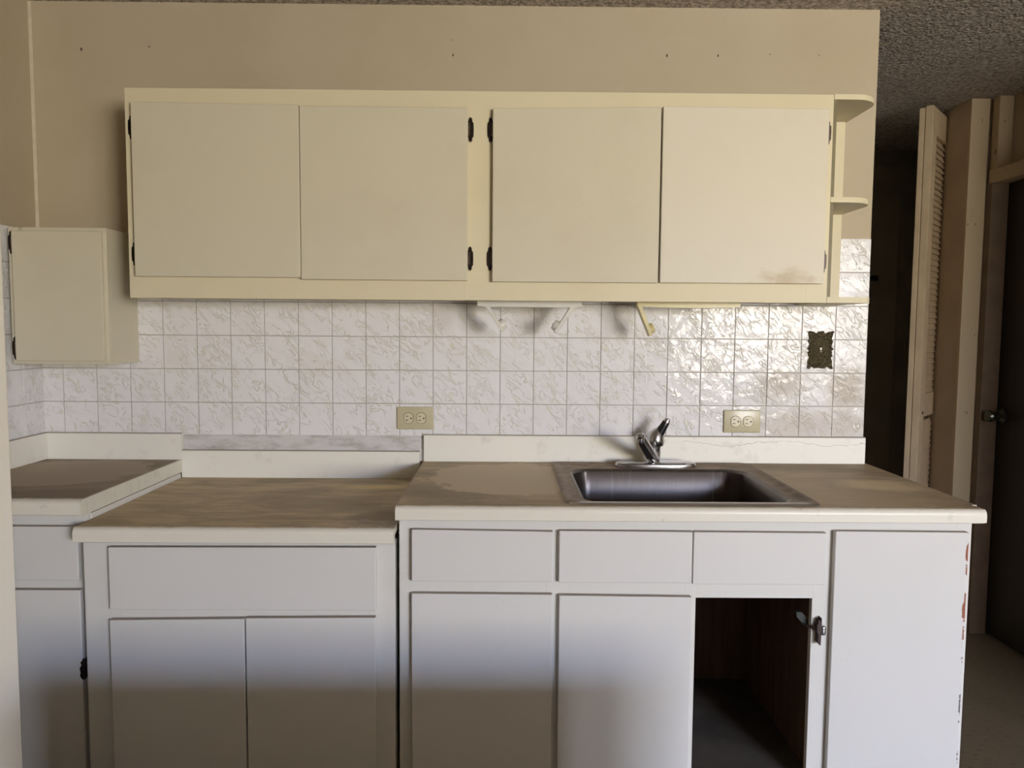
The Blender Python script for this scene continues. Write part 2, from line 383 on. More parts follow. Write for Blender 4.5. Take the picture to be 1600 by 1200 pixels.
# ----------------------------------------------------------------- the hall on the right
HX = 3.424
struct('wall_hall_right', B(HX, 4.4, .90, 1.13, 0, CZ), MAT['hall'])
bm = bmesh.new()
box(bm, 3.574, 3.74, -1.0, .04, 0, CZ); box(bm, 3.574, 3.74, .04, .8995, 1.9855, CZ)
struct('wall_door_side', bm, MAT['hall'])
struct('wall_divider', B(3.74, 6.3, -1.0, -.88, 0, CZ), MAT['room'])
struct('wall_hall_end', B(XR-.9, 4.4, 1.84, 1.94, 0, CZ), MAT['closet'])
struct('wall_closet_back', B(4.3, 4.4, 1.13, 1.84, 0, CZ), MAT['closet'])
struct('wall_hall_left', B(XR-.9, XR-.8, .11, 1.84, 0, CZ), MAT['hall'])
# casing board on the end of the hall wall, worn along its right edge
bm = bmesh.new(); box(bm, HX-.004, 3.500, .882, .90, 0, CZ-.002, bev=.002); struct('trim_1', bm, MAT['trim'])
bm = bmesh.new(); box(bm, 3.500, 3.574, .84, .8815, 0, 1.985, bev=.002); struct('trim_2', bm, MAT['jamb'])
bm = bmesh.new(); box(bm, 3.512, 3.573, .835, .8815, 2.0455, CZ-.002, bev=.002); struct('trim_3', bm, MAT['trim'])
bm = bmesh.new(); box(bm, 3.508, 3.573, -.02, .8815, 1.985, 2.045, bev=.003); struct('trim_4', bm, MAT['trim'])
d2 = struct('door_1', B(3.575, 3.615, .05, .885, .01, 1.984, bev=.002), MAT['dark_wood'])
bm = bmesh.new(); tube(bm, [(3.577, .80, .985), (3.565, .80, .985), (3.556, .80, .985), (3.540, .80, .985), (3.528, .80, .985), (3.516, .80, .985), (3.506, .80, .985), (3.503, .80, .985)], [.032, .032, .013, .012, .021, .027, .024, .012], 20)
mesh_obj('door_knob', bm, MAT['old_knob'], d2, True, 'tarnished round knob')
# closet mouth: jamb return and a dark latch
struct('trim_5', B(3.44, 3.60, 1.80, 1.84, 0, 2.26, bev=.002), MAT['closet'])
bm = bmesh.new(); box(bm, 3.445, 3.49, 1.785, 1.80, 1.625, 1.655, bev=.003)
mesh_obj('latch', bm, MAT['black'], bpy.data.objects['trim_5'])

# folded louvered bifold door
def leaf(bm, org, d, nrm, width, z0, z1, th, louver=True):
    d = Vector(d); nrm = Vector(nrm); org = Vector(org)
    def lb(a0, a1, t0, t1, h0, h1, bev=.0015, tilt=0):
        b2 = bmesh.new(); box(b2, a0, a1, t0, t1, h0, h1, bev=bev, seg=1)
        if tilt:
            c = Vector(((a0+a1)/2, (t0+t1)/2, (h0+h1)/2))
            bmesh.ops.rotate(b2, verts=b2.verts, cent=c, matrix=Matrix.Rotation(tilt, 3, 'X'))
        vm = {}
        for v in b2.verts:
            p = org+d*v.co.x+nrm*v.co.y; vm[v] = bm.verts.new((p.x, p.y, v.co.z))
        for f in b2.faces: bm.faces.new([vm[v] for v in f.verts])
        b2.free()
    st = .076; sr = .010; mid = (.965, 1.068)
    lb(0, st, 0, th, z0, z1); lb(width-sr, width, 0, th, z0, z1)
    lb(st, width-sr, .002, th-.002, z1-.115, z1, 0); lb(st, width-sr, .002, th-.002, *mid, 0); lb(st, width-sr, .002, th-.002, z0, z0+.18, 0)
    z = z0+.20
    while z < z1-.125:
        if not (mid[0]-.012 < z < mid[1]+.010): lb(st-.004, width-sr+.004, th/2-.003, th/2+.003, z-.0165, z+.0165, 0, tilt=math.radians(-24))
        z += .0262
d = Vector((.225, .25, 0)).normalized(); nr = Vector((-d.y, d.x, 0))   # nr points back and left
O1 = Vector((3.250, .872, 0))
bf = bpy.data.objects.new('door_2', None); COL.objects.link(bf); bf.location = (3.35, 1.0, 0); bf['_o'] = (3.35, 1.0, 0); bf['kind'] = 'structure'
bm = bmesh.new(); leaf(bm, O1, d, nr, .338, .02, 2.318, .030)
mesh_obj('louvered_leaf', bm, MAT['bifold'], bf)
bm = bmesh.new(); leaf(bm, O1+nr*.0325-d*.001, d, nr, .325, .02, 2.312, .022)
mesh_obj('louvered_leaf', bm, MAT['bifold'], bf)
kp = O1+d*.050
bm = bmesh.new(); tube(bm, [kp+nr*.002+Vector((0, 0, .985)), kp-nr*.003+Vector((0, 0, .985))], [.009, .007], 12); mesh_obj('knob_hole', bm, MAT['hole'], bf, label='dark hole where the knob was')

# ================================================================= UPPER CABINETS
DF = .250                       # face of the frame
def hinge(parent, x, z, side, style='bronze', y=-DF, rust=False):
    """butterfly-finial hinge on the frame; side = +1 when the door lies to the right of it"""
    bm = bmesh.new(); w = .0085; h = .031
    out = []
    for (a, b) in ((0, -h-.004), (.004, -h), (w*.55, -h*.93), (w*.6, -h*.72), (w, -h*.6), (w*1.08, 0), (w, h*.6), (w*.6, h*.72), (w*.55, h*.93), (.004, h), (0, h+.004), (-.004, h), (-w*.6, h*.85), (-w*.62, -h*.85), (-.004, -h)):
        out.append((x-side*a, z+b))
    if side > 0: out = out[::-1]
    prism(bm, out, 1, y-.0028, y+.0002)
    kx = x+side*w*.55
    tube(bm, [(kx, y-.005, z-h*.62), (kx, y-.005, z+h*.62)], .0042, 10, mi=1)
    for zz in (-h*.64, h*.64): tube(bm, [(kx, y-.005, z+zz-.002), (kx, y-.005, z+zz+.002)], .0052, 10)
    for zz in (-h*.8, h*.8): tube(bm, [(x, y-.0028, z+zz), (x, y-.0045, z+zz)], [.003, .0016], 8)
    box(bm, min(kx, kx+side*.010), max(kx, kx+side*.010), y-.0022, y+.0004, z-h*.55, z+h*.55)
    return mesh_obj('hinge', bm, [MAT['rust' if rust else 'bronze'], MAT['hinge_glint']], parent)

uc = thing('upper_cabinet', (1.34, -.12, 1.43), 'long cream four-door cabinet hung on the wall above the tiles', 'wall cabinet')
UX0, UX1, UZ0, UZ1 = .3415, 2.349, 1.4275, 2.0165
bm = bmesh.new()
# carcass
box(bm, UX0+.004, UX0+.022, -DF+.018, -.0005, UZ0+.006, UZ1); box(bm, UX1-.024, UX1-.006, -DF+.018, -.0005, UZ0+.006, UZ1)
box(bm, UX0+.004, UX1-.006, -DF+.018, -.0005, UZ0+.006, UZ0+.022); box(bm, UX0+.004, UX1-.006, -DF+.018, -.0005, UZ1-.016, UZ1)
box(bm, UX0+.004, UX1-.006, -.012, -.007, UZ0+.006, UZ1)
mesh_obj('carcass', bm, MAT['upper'], uc)
bm = bmesh.new()
for a, b in ((UX0, .40), (1.300, 1.405), (2.287, UX1)): box(bm, a, b, -DF, -DF+.018, UZ0, UZ1, bev=.0015)
for a, b in ((UZ0, 1.500), (1.955, UZ1)): box(bm, .40-.002, 2.289, -DF+.0002, -DF+.018, a, b, bev=.001)
mesh_obj('face_frame', bm, MAT['upper'], uc)
doors = [(.3665, .8365, 1.4880, 1.9725, 1.9690, 'upper_door', 0.0), (.8385, 1.3110, 1.4830, 1.9655, 1.9640, 'upper_door', .002),
         (1.3810, 1.8555, 1.4805, 1.9640, 1.9725, 'upper_door', 0.0), (1.8600, 2.3290, 1.4815, 1.9735, 1.9705, 'upper_door4', .003)]
ud = []
for i, (x0, x1, z0, zl, zr, mt, ex) in enumerate(doors):
    bm = bmesh.new()
    vs = box(bm, x0, x1, -DF-.019-ex, -DF-.001, z0, 2)
    for v in vs:
        if v.co.z > 1.9: v.co.z = zl if v.co.x < (x0+x1)/2 else zr
    es = [e for e in bm.edges]
    bmesh.ops.bevel(bm, geom=es, offset=.002, segments=2, profile=.5, affect='EDGES')
    o = mesh_obj('door', bm, MAT[mt], uc, label=['cream door, farthest left', 'cream door, second from left', 'cream door, third from left', 'pale cream door with brown grease smears, farthest right'][i])
    ud.append(o)
    hx = x0-.0065 if i in (0, 2) else x1+.0065
    sd = 1 if i in (0, 2) else -1
    if i == 3: hx = 2.334
    for hz in ((1.9085, 1.5465) if i != 0 else (1.906, 1.552)):
        hinge(o, hx, hz, sd, rust=(i == 3))
# end shelves
es = thing('end_shelf', (2.41, -.12, 1.43), 'open cream three-tier end shelf with rounded corners beside the upper cabinet', 'shelf')
EX0, EX1 = 2.3495, 2.474
for z0, z1, nm, x1 in ((2.0030, 2.0175, 'top', 2.491), (1.7150, 1.7300, 'mid', 2.486), (1.4285, 1.4455, 'low', 2.480)):
    bm = bmesh.new(); prism(bm, rrect(EX0, x1, -DF, -.001, [0.0008, .0008, .0008, .078 if nm != 'low' else .02], 8), 2, z0, z1)
    mesh_obj('shelf', bm, MAT['upper'], es)
mesh_obj('back_panel', B(EX0, 2.484, -.0210, -.0070, 1.4460, 2.0025, bev=.001), MAT['upper'], es)
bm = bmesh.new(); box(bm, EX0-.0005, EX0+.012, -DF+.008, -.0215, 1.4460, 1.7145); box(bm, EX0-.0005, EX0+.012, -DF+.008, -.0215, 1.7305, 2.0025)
mesh_obj('side_strip', bm, MAT['olive'], es, label='darker olive strip')

# small cabinet in the left corner
sc = thing('corner_cabinet', (.09, -.09, 1.232), 'small cream one-door wall cabinet in the left corner above the tiles', 'wall cabinet')
SX0, SX1, SZ0, SZ1, SD = XL+.029, .2465, 1.2320, 1.6330, .187
bm = bmesh.new()
box(bm, SX0+.004, SX0+.018, -SD+.016, -.0075, SZ0, SZ1); box(bm, SX1-.014, SX1, -SD+.016, -.0075, SZ0, SZ1, bev=.001)
box(bm, SX0+.018, SX1-.014, -SD+.016, -.0075, SZ0, SZ0+.014); box(bm, SX0+.018, SX1-.014, -SD+.016, -.0075, SZ1-.014, SZ1); box(bm, SX0+.018, SX1-.014, -.012, -.0075, SZ0+.014, SZ1-.014)
mesh_obj('carcass', bm, MAT['upper_door'], sc)
bm = bmesh.new()
box(bm, SX0, SX0+.025, -SD, -SD+.016, SZ0, SZ1, bev=.001); box(bm, SX1-.025, SX1, -SD, -SD+.016, SZ0, SZ1, bev=.001)
box(bm, SX0+.025, SX1-.025, -SD, -SD+.016, SZ0, SZ0+.025); box(bm, SX0+.025, -.010, -SD, -SD+.016, SZ1-.025, SZ1); box(bm, .000, SX1-.025, -SD, -SD+.016, SZ1-.025, SZ1); box(bm, -.011, .001, -SD, -SD+.016, SZ1-.025, SZ1-.005)
mesh_obj('face_frame', bm, MAT['upper_door'], sc)
bm = bmesh.new(); box(bm, -.0235, .2370, -SD-.014, -SD-.001, 1.2420, 1.6215, bev=.0018)
sdo = mesh_obj('door', bm, MAT['upper_door'], sc)
for hz in (1.5885, 1.279): hinge(sdo, -.0305, hz, 1, y=-SD)

# ================================================================= COUNTERTOPS
def top_profile(y0, y1, z, th, r=.013, n=7):
    """outline in (y,z): y0 = front, y1 = back, rounded top front edge"""
    pts = [(y1, z-th*.0-.018), (y1, z)]
    for k in range(n+1):
        t = PI/2+PI/2*k/n; pts.append((y0+r+r*math.cos(t), z-r+r*math.sin(t)))
    pts += [(y0, z-th+.002), (y0+.002, z-th), (y0+.020, z-th), (y0+.020, z-.018)]
    return pts
def splash(bm_parent, x0, x1, z0, z1, th=.019, y_back=-.0072, label=None):
    bm = bmesh.new(); y0 = y_back-th
    pts = [(y_back, z0), (y_back, z1)]
    r = .006
    for k in range(5):
        t = PI/2+PI/2*k/4; pts.append((y0+r+r*math.cos(t), z1-r+r*math.sin(t)))
    pts += [(y0, z0)]
    prism(bm, pts, 0, x0, x1); return mesh_obj('backsplash', bm, MAT['splash'], bm_parent, label=label)

# right (sink) top
tr = thing('sink_countertop', (1.87, -.33, .88), 'longest laminate countertop, grimy brown with cream nosing, holding the sink', 'countertop', None)
ZR = .918; RX0, RX1 = 1.158, 2.596
bm = bmesh.new()
HX0, HX1, HY0, HY1 = 1.600, 2.170, -.598, -.07
# front strip with nosing, right end rounded
prism(bm, top_profile(-.650, HY0, ZR, .034), 0, RX0, RX1-.012)
prism(bm, [(p[0] if p[0] > -.64 else -.65+(p[0]+.65)*1.0+.0035, p[1]) for p in top_profile(-.650, HY0, ZR-.0012, .033)], 0, RX1-.012, RX1-.004)
prism(bm, [(p[0]+(.009 if p[0] < -.62 else 0), p[1]-(.004 if p[1] > ZR-.02 else 0)) for p in top_profile(-.650, HY0, ZR-.001, .033)], 0, RX1-.004, RX1)
for (a, b, c, e) in ((RX0, HX0, HY0, -.0275), (HX1, RX1, HY0, -.0275), (HX0, HX1, HY1, -.0275)): box(bm, a, b, c, e, ZR-.018, ZR)
box(bm, XR+.001, RX1, -.0275, -.002, ZR-.018, ZR)
box(bm, RX1-.02, RX1, HY0, -.0275, ZR-.034, ZR-.018)
box(bm, RX0, RX0+.02, HY0, -.0275, ZR-.034, ZR-.018)
mesh_obj('worktop', bm, MAT['top_right'], tr)
splash(tr, RX0+.002, XR-.002, ZR+.0005, 1.0045, label='cream backsplash with hairline cracks')
# middle top
tm = thing('stove_side_countertop', (.77, -.33, .83), 'lower laminate countertop between the two others, brown with grime', 'countertop')
ZM = .862; MX0, MX1 = .383, 1.1545
bm = bmesh.new(); prism(bm, top_profile(-.650, -.0290, ZM, .036), 0, MX0, MX1)
mesh_obj('worktop', bm, MAT['top_middle'], tm)
splash(tm, .3830, 1.1460, ZM+.0005, .9505, th=.019, y_back=-.0100, label='cream backsplash smudged grey')
# left top
tl = thing('corner_countertop', (.15, -.3, .88), 'laminate countertop in the left corner, brown and grimy, bordered on two sides', 'countertop')
ZL = .9185; LX1 = .382
bm = bmesh.new(); prism(bm, top_profile(-.607, -.0275, ZL, .038), 0, XL+.0075, LX1-.006)
mesh_obj('worktop', bm, MAT['top_left'], tl)
def full_profile(y0, y1, z, th, r=.014, n=7):
    pts = [(y1, z-th), (y1, z)]+[(y0+r+r*math.cos(PI/2+PI/2*k/n), z-r+r*math.sin(PI/2+PI/2*k/n)) for k in range(n+1)]
    return pts+[(y0, z-th+.001), (y0+.001, z-th)]
bm = bmesh.new(); prism(bm, full_profile(-.609, -.0275, ZL+.0008, .0395), 0, LX1-.006, LX1)
box(bm, LX1-.0035, LX1-.0012, -.600, -.0280, ZL-.0400, ZL-.0386)
mesh_obj('end_cap', bm, MAT['edge'], tl, label='pale laminate edge strip')
splash(tl, XL+.0078, .3822, ZL+.0005, 1.0040)
bm = bmesh.new(); box(bm, XL+.0073, XL+.0262, -.600, -.0270, ZL+.0005, 1.0040, bev=.003)
mesh_obj('backsplash', bm, MAT['splash'], tl, label='cream backsplash along the side wall')

# ================================================================= BASE CABINETS
FY = -.612                       # face frame front
def front(name, parent, x0, x1, z0, z1, y, mat='base_door', th=.018, label=None, zr=None):
    bm = bmesh.new(); vs = box(bm, x0, x1, y-th, y-.0006, z0, z1)
    if zr is not None:
        for v in vs:
            if v.co.z > (z0+z1)/2 and v.co.x > (x0+x1)/2: v.co.z = zr
    bmesh.ops.bevel(bm, geom=list(bm.edges), offset=.0022, segments=2, profile=.5, affect='EDGES')
    return mesh_obj(name, bm, MAT[mat], parent, label=label)
# right
rc = thing('sink_base_cabinet', (1.87, -.31, 0), 'widest white base cabinet with a dark doorless opening under the sink', 'base cabinet')
CX0, CX1, CT = 1.1625, 2.578, ZR-.0345
bm = bmesh.new()
box(bm, CX0, CX0+.018, FY+.018, -.010, 0, CT)
box(bm, CX1-.018, CX1, FY+.018, -.010, 0, CT, bev=.001)
box(bm, CX0, CX1, -.016, -.010, .07, CT)
mesh_obj('carcass', bm, MAT['base'], rc)
bm = bmesh.new()
box(bm, 1.868, 1.880, FY+.019, -.018, .2, .70); box(bm, 2.214, 2.228, FY+.019, -.018, .2, .70)
box(bm, 1.868, 2.228, -.030, -.020, .2, .70); box(bm, 1.868, 2.228, FY+.019, -.018, .695, .702)
mesh_obj('inner_panels', bm, MAT['inside'], rc, label='dark brown inner panels')
mesh_obj('bottom_board', B(CX0+.019, 2.56, FY+.019, -.018, .180, .198), MAT['inside_floor'], rc)
bm = bmesh.new(); f1 = FY+.018
for a, b in ((CX0, 1.215), (1.525, 1.572), (1.868, 1.898)): box(bm, a, b, FY, f1, .06, CT, bev=.001)
box(bm, 2.188, 2.245, FY, f1, .06, CT, bev=.0015)
box(bm, 2.540, CX1, FY, f1, .06, CT, bev=.001)
for a, b in ((.835, CT), (.684, .742), (.06, .21)): box(bm, CX0+.001, CX1-.001, FY+.0002, f1, a, b)
for a, b in ((.8335, CT-.0005), (.6850, .742)): box(bm, CX0+.0005, 1.358, FY-.0008, FY+.001, a, b)
mesh_obj('face_frame', bm, MAT['base'], rc)
front('drawer_front', rc, 1.195, 1.5405, .7275, .8575, FY, zr=.8535)
front('drawer_front', rc, 1.5555, 1.8825, .7262, .8560, FY, zr=.8548)
front('drawer_front', rc, 1.8848, 2.2120, .7235, .8548, FY, zr=.8535)
front('door', rc, 1.1945, 1.5405, .09, .6978, FY, zr=.6962)
front('door', rc, 1.5570, 1.8840, .09, .6945, FY, zr=.6915)
front('end_door', rc, 2.2330, 2.5620, .09, .8585, FY, mat='base_chip', zr=.8570, label='tall plain front with orange chipped paint down its right edge')
# hinge left behind on the open stile
hp = bmesh.new()
prism(hp, [(2.1985, .636), (2.2035, .632), (2.2060, .640), (2.2065, .628), (2.2060, .600), (2.2055, .573), (2.2035, .571), (2.1985, .577), (2.1990, .600), (2.1960, .606), (2.1950, .622), (2.1985, .626)][::-1], 1, FY-.020, FY-.001)
tube(hp, [(2.180, FY+.006, .612), (2.200, FY-.010, .610)], .0045, 8)
ho = mesh_obj('hinge', hp, MAT['rust'], rc, label='bare rusty hinge left on the open stile')
hp = bmesh.new(); box(hp, 2.2065, 2.2195, FY-.018, FY-.002, .594, .619, bev=.005, seg=3); mesh_obj('hinge_cup', hp, MAT['chrome'], ho, True)
hp = bmesh.new(); prism(hp, [(2.158, .640), (2.172, .640), (2.188, .622), (2.189, .606), (2.181, .604), (2.160, .628)], 1, FY+.020, FY+.034); mesh_obj('hinge_arm', hp, MAT['green_metal'], ho)

# middle
mc = thing('middle_base_cabinet', (.77, -.31, 0), 'white base cabinet with one wide drawer over two doors', 'base cabinet')
MT = ZM-.0365; M0, M1 = .3865, 1.1520
bm = bmesh.new()
box(bm, M0, M0+.018, FY+.018, -.012, 0, MT); box(bm, M1-.018, M1, FY+.018, -.012, 0, MT); box(bm, M0, M1, -.018, -.012, .06, MT)
mesh_obj('carcass', bm, MAT['base'], mc)
bm = bmesh.new()
box(bm, M0, .475, FY, f1, .06, MT, bev=.001); box(bm, 1.090, M1, FY, f1, .06, MT, bev=.001)
for a, b in ((.790, MT), (.620, .670), (.06, .12)): box(bm, .475, 1.090, FY+.0002, f1, a, b)
mesh_obj('face_frame', bm, MAT['base'], mc)
front('drawer_front', mc, .4560, 1.1075, .6535, .8095, FY, zr=.8120)
front('door', mc, .4540, .7835, .09, .6275, FY, zr=.6320)
front('door', mc, .7870, 1.1060, .09, .6335, FY, zr=.6365)

# left
lc = thing('corner_base_cabinet', (.16, -.28, 0), 'white base cabinet at far left, partly behind the near wall edge', 'base cabinet')
LF = -.575; LT = ZL-.0408
bm = bmesh.new()
box(bm, XL+.004, XL+.020, LF+.018, -.010, 0, LT); box(bm, .358, .3800, LF+.018, -.030, 0, LT-.0012, bev=.0012); box(bm, XL+.004, .3775, -.018, -.010, .06, .84)
mesh_obj('carcass', bm, MAT['base'], lc)
bm = bmesh.new(); box(bm, .345, .3775, LF, LF+.018, .06, LT, bev=.001); box(bm, XL+.004, -.03, LF, LF+.018, .06, LT, bev=.001)
for a, b in ((.845, LT), (.685, .722), (.06, .12)): box(bm, -.03, .345, LF+.0002, LF+.018, a, b)
mesh_obj('face_frame', bm, MAT['base'], lc)
front('drawer_front', lc, -.045, .3625, .7130, .8500, LF)
ld = front('door', lc, -.045, .3640, .09, .6890, LF)
bm = bmesh.new()
prism(bm, [(.3685, .512), (.3610, .505), (.3640, .498), (.3590, .490), (.3610, .478), (.3590, .470), (.3640, .462), (.3690, .460)], 1, LF-.022, LF-.001)
tube(bm, [(.3680, LF-.016, .462), (.3680, LF-.016, .512)], .0045, 10); mesh_obj('hinge', bm, MAT['bronze'], ld)

# ================================================================= SINK
sk = thing('kitchen_sink', (1.885, -.33, .76), 'stainless single-bowl sink dulled by brown grime, set in the countertop', 'sink')
def ring(bm, pts, z): return [bm.verts.new((p[0], p[1], z)) for p in pts]
def bridge(bm, a, b, mi=0):
    for i in range(len(a)):
        j = (i+1) % len(a); f = bm.faces.new((a[i], a[j], b[j], b[i])); f.material_index = mi
RX = (1.570, 2.205, -.622, -.042)
n_ = 10
o0 = rrect(RX[0], RX[1], RX[2], RX[3], .030, n_); o1 = rrect(RX[0]+.005, RX[1]-.005, RX[2]+.005, RX[3]-.005, .027, n_)
o1b = rrect(RX[0]+.017, RX[1]-.017, RX[2]+.017, RX[3]-.017, .035, n_)
o2 = rrect(RX[0]+.021, RX[1]-.021, RX[2]+.016, RX[3]-.021, .045, n_)
BX = (1.622, 2.146, -.592, -.150)
i0 = rrect(BX[0]-.006, BX[1]+.006, BX[2]-.005, BX[3]+.006, .062, n_)
i1 = rrect(BX[0], BX[1], BX[2], BX[3], .058, n_)
i2 = rrect(BX[0]+.004, BX[1]-.004, BX[2]+.004, BX[3]-.004, .056, n_)
bm = bmesh.new()
r0_ = ring(bm, o0, ZR+.0006); r1_ = ring(bm, o1, ZR+.0052); r1b = ring(bm, o1b, ZR+.0055); r2_ = ring(bm, o2, ZR+.0020); r3_ = ring(bm, i0, ZR+.0018)
bridge(bm, r0_, r1_, 0); bridge(bm, r1_, r1b, 0); bridge(bm, r1b, r2_); bridge(bm, r2_, r3_)
for f in bm.faces:
    if f.calc_center_median().y < RX[2]+.012: f.material_index = 1
mesh_obj('rim', bm, [MAT['rim'], MAT['rim_edge']], sk, True)
bm = bmesh.new()
a = ring(bm, i0, ZR+.0018); b = ring(bm, i1, ZR-.0015); c = ring(bm, i2, ZR-.006)
bridge(bm, a, b); bridge(bm, b, c)
prev = c
for (ins, z) in ((.008, ZR-.08), (.012, ZR-.135), (.020, ZR-.152), (.036, ZR-.162), (.07, ZR-.165)):
    q = ring(bm, rrect(BX[0]+ins, BX[1]-ins, BX[2]+ins, BX[3]-ins, max(.056, .0), n_), z); bridge(bm, prev, q); prev = q
bm.faces.new(prev)
bo = mesh_obj('bowl', bm, MAT['bowl'], sk, True)
bm = bmesh.new(); tube(bm, [(1.885, -.37, ZR-.1645), (1.885, -.37, ZR-.162), (1.885, -.37, ZR-.1635)], [.045, .043, .034], 24); mesh_obj('drain', bm, MAT['chrome'], sk, True)

# ================================================================= FAUCET
fc = thing('faucet', (1.893, -.088, ZR+.002), 'chrome single-lever faucet standing on the back rim of the sink', 'faucet')
FX, FYY = 1.893, -.1000; z0 = ZR+.0028
bm = bmesh.new(); prev = None
for (sc_, z) in ((1, z0), (1.0, z0+.006), (.975, z0+.011), (.90, z0+.0145), (.6, z0+.016)):
    L, Wd = .127*sc_, .034*(sc_ if sc_ > .95 else sc_*.95)
    pts = [(FX+L*abs(math.cos(t))**.75*(1 if math.cos(t) > 0 else -1), FYY+Wd*abs(math.sin(t))**.85*(1 if math.sin(t) > 0 else -1)) for t in [2*PI*k/48 for k in range(48)]]
    q = ring(bm, pts, z)
    if prev: bridge(bm, prev, q)
    prev = q
bm.faces.new(prev); mesh_obj('base_plate', bm, MAT['chrome'], fc, True)
bx = 1.886
bm = bmesh.new(); tube(bm, [(bx, FYY, z0+.012), (bx, FYY, z0+.017), (bx+.001, FYY, z0+.020), (bx+.001, FYY, z0+.050), (bx+.002, FYY, z0+.051), (bx+.003, FYY, z0+.068)], [.025, .024, .021, .0215, .0195, .0205], 24)
mesh_obj('body', bm, MAT['chrome'], fc, True)
bm = bmesh.new(); tube(bm, [(bx+.007, FYY, z0+.064), (bx+.006, FYY, z0+.074), (bx+.006, FYY, z0+.088), (bx+.010, FYY-.001, z0+.100), (bx+.016, FYY-.002, z0+.109), (bx+.021, FYY-.002, z0+.116)], [.0240, .0275, .0275, .0240, .0185, .012], 24)
hd = mesh_obj('handle', bm, MAT['chrome'], fc, True)
bm = bmesh.new(); tube(bm, [(bx+.014, FYY-.004, z0+.102), (bx+.021, FYY-.007, z0+.114), (bx+.029, FYY-.010, z0+.129), (bx+.036, FYY-.013, z0+.142), (bx+.0395, FYY-.014, z0+.1475)], [(.016, .018), (.0145, .015), (.0125, .012), (.0115, .0095), (.007, .006)], 16)
mesh_obj('lever', bm, MAT['black'], hd, True, 'lever coloured black for its dark reflection')  # black stands in for the dark room reflected in the chrome
bm = bmesh.new(); tube(bm, [(bx+.0350, FYY-.0155, z0+.142), (bx+.0390, FYY-.017, z0+.150), (bx+.0405, FYY-.017, z0+.153)], [.0112, .0090, .003], 14); mesh_obj('lever_tip', bm, MAT['chrome'], hd, True)
bm = bmesh.new(); tube(bm, [(bx+.009, FYY-.022, z0+.087), (bx+.009, FYY-.0262, z0+.087)], .0035, 12); mesh_obj('screw', bm, MAT['black'], hd)
# spout swings forward and to the left
S0 = Vector((bx-.002, FYY-.010, z0+.026)); S1 = Vector((1.8190, -.238, 1.0335))
bm = bmesh.new(); tube(bm, [S0, S0.lerp(S1, .3), S0.lerp(S1, .7), S1, S1+Vector((-.003, -.010, .0005)), S1+Vector((-.004, -.016, -.004))], [(.018, .013), (.0165, .012), (.0150, .011), (.0145, .011), (.012, .0095), (.006, .006)], 18)
sp_ = mesh_obj('spout', bm, MAT['chrome'], fc, True)
bm = bmesh.new(); c_ = S1+Vector((0, -.004, 0)); tube(bm, [c_+Vector((0, 0, .006)), c_+Vector((0, 0, -.010)), c_+Vector((0, 0, -.018))], [.0122, .0122, .0112], 18); mesh_obj('aerator', bm, MAT['chrome'], sp_, True)
dirv = (S1-S0).normalized(); side_ = dirv.cross(Vector((0, 0, 1))).normalized(); nrm_ = side_.cross(dirv)
bm = bmesh.new(); nrm_ = -nrm_; P0, P1 = S0.lerp(S1, .16)+nrm_*.0105, S0.lerp(S1, .86)+nrm_*.0096
vs = [bm.verts.new(p) for p in (P0-side_*.0125, P1-side_*.0098, P1+side_*.0098, P0+side_*.0125)]
f = bm.faces.new(vs); r = bmesh.ops.extrude_face_region(bm, geom=[f]); bmesh.ops.translate(bm, verts=[v for v in r['geom'] if isinstance(v, bmesh.types.BMVert)], vec=nrm_*.0036)
mesh_obj('spout_dark_reflection', bm, MAT['black'], sp_, label='dark reflection along the spout, made as a black strip')  # chrome's dark reflection built as a black strip under the spout

# ================================================================= OUTLETS AND SWITCH
def outlet(cx, cz, label):
    t = thing('wall_outlet', (cx, -.0065, cz-.037), label, 'outlet', 'ivory wall outlets')
    yb = -.0068; bm = bmesh.new()
    box(bm, cx-.0595, cx+.0595, yb-.006, yb, cz-.0367, cz+.0367, bev=.0035, seg=3)
    mesh_obj('cover_plate', bm, MAT['ivory'], t, True)
    for s in (-1, 1):
        ox = cx+s*.0205-.001
        pts = []
        for k in range(32):
            th = 2*PI*k/32; x = .0170*math.cos(th); z = .0172*math.sin(th); x = max(-.0143, min(.0143, x)); pts.append((ox+x, cz+z))
        bm = bmesh.new(); prism(bm, [(ox+(p[0]-ox)*1.09, cz+(p[1]-cz)*1.07) for p in pts], 1, yb-.0063, yb-.0055); g = mesh_obj('socket', bm, MAT['slot'], t)
        bm = bmesh.new(); prism(bm, pts, 1, yb-.0082, yb-.0058); mesh_obj('socket_face', bm, MAT['ivory_socket'], g)
        bm = bmesh.new()
        box(bm, ox-.0085, ox-.0015, yb-.0086, yb-.0080, cz+.0055, cz+.0078); box(bm, ox-.0095, ox-.0010, yb-.0086, yb-.0080, cz-.0078, cz-.0055)
        tube(bm, [(ox+.0085, yb-.0080, cz-.0005), (ox+.0085, yb-.0086, cz-.0005)], .0026, 12)
        mesh_obj('slots', bm, MAT['slot'], g)
    bm = bmesh.new(); tube(bm, [(cx-.001, yb-.006, cz), (cx-.001, yb-.0072, cz)], [.0032, .0026], 12); mesh_obj('screw', bm, MAT['ivory'], t)
    return t
outlet(1.1307, 1.0565, 'ivory double outlet on the tiles above the lower middle countertop')
outlet(2.1885, 1.0527, 'ivory double outlet on the tiles to the right of the faucet')

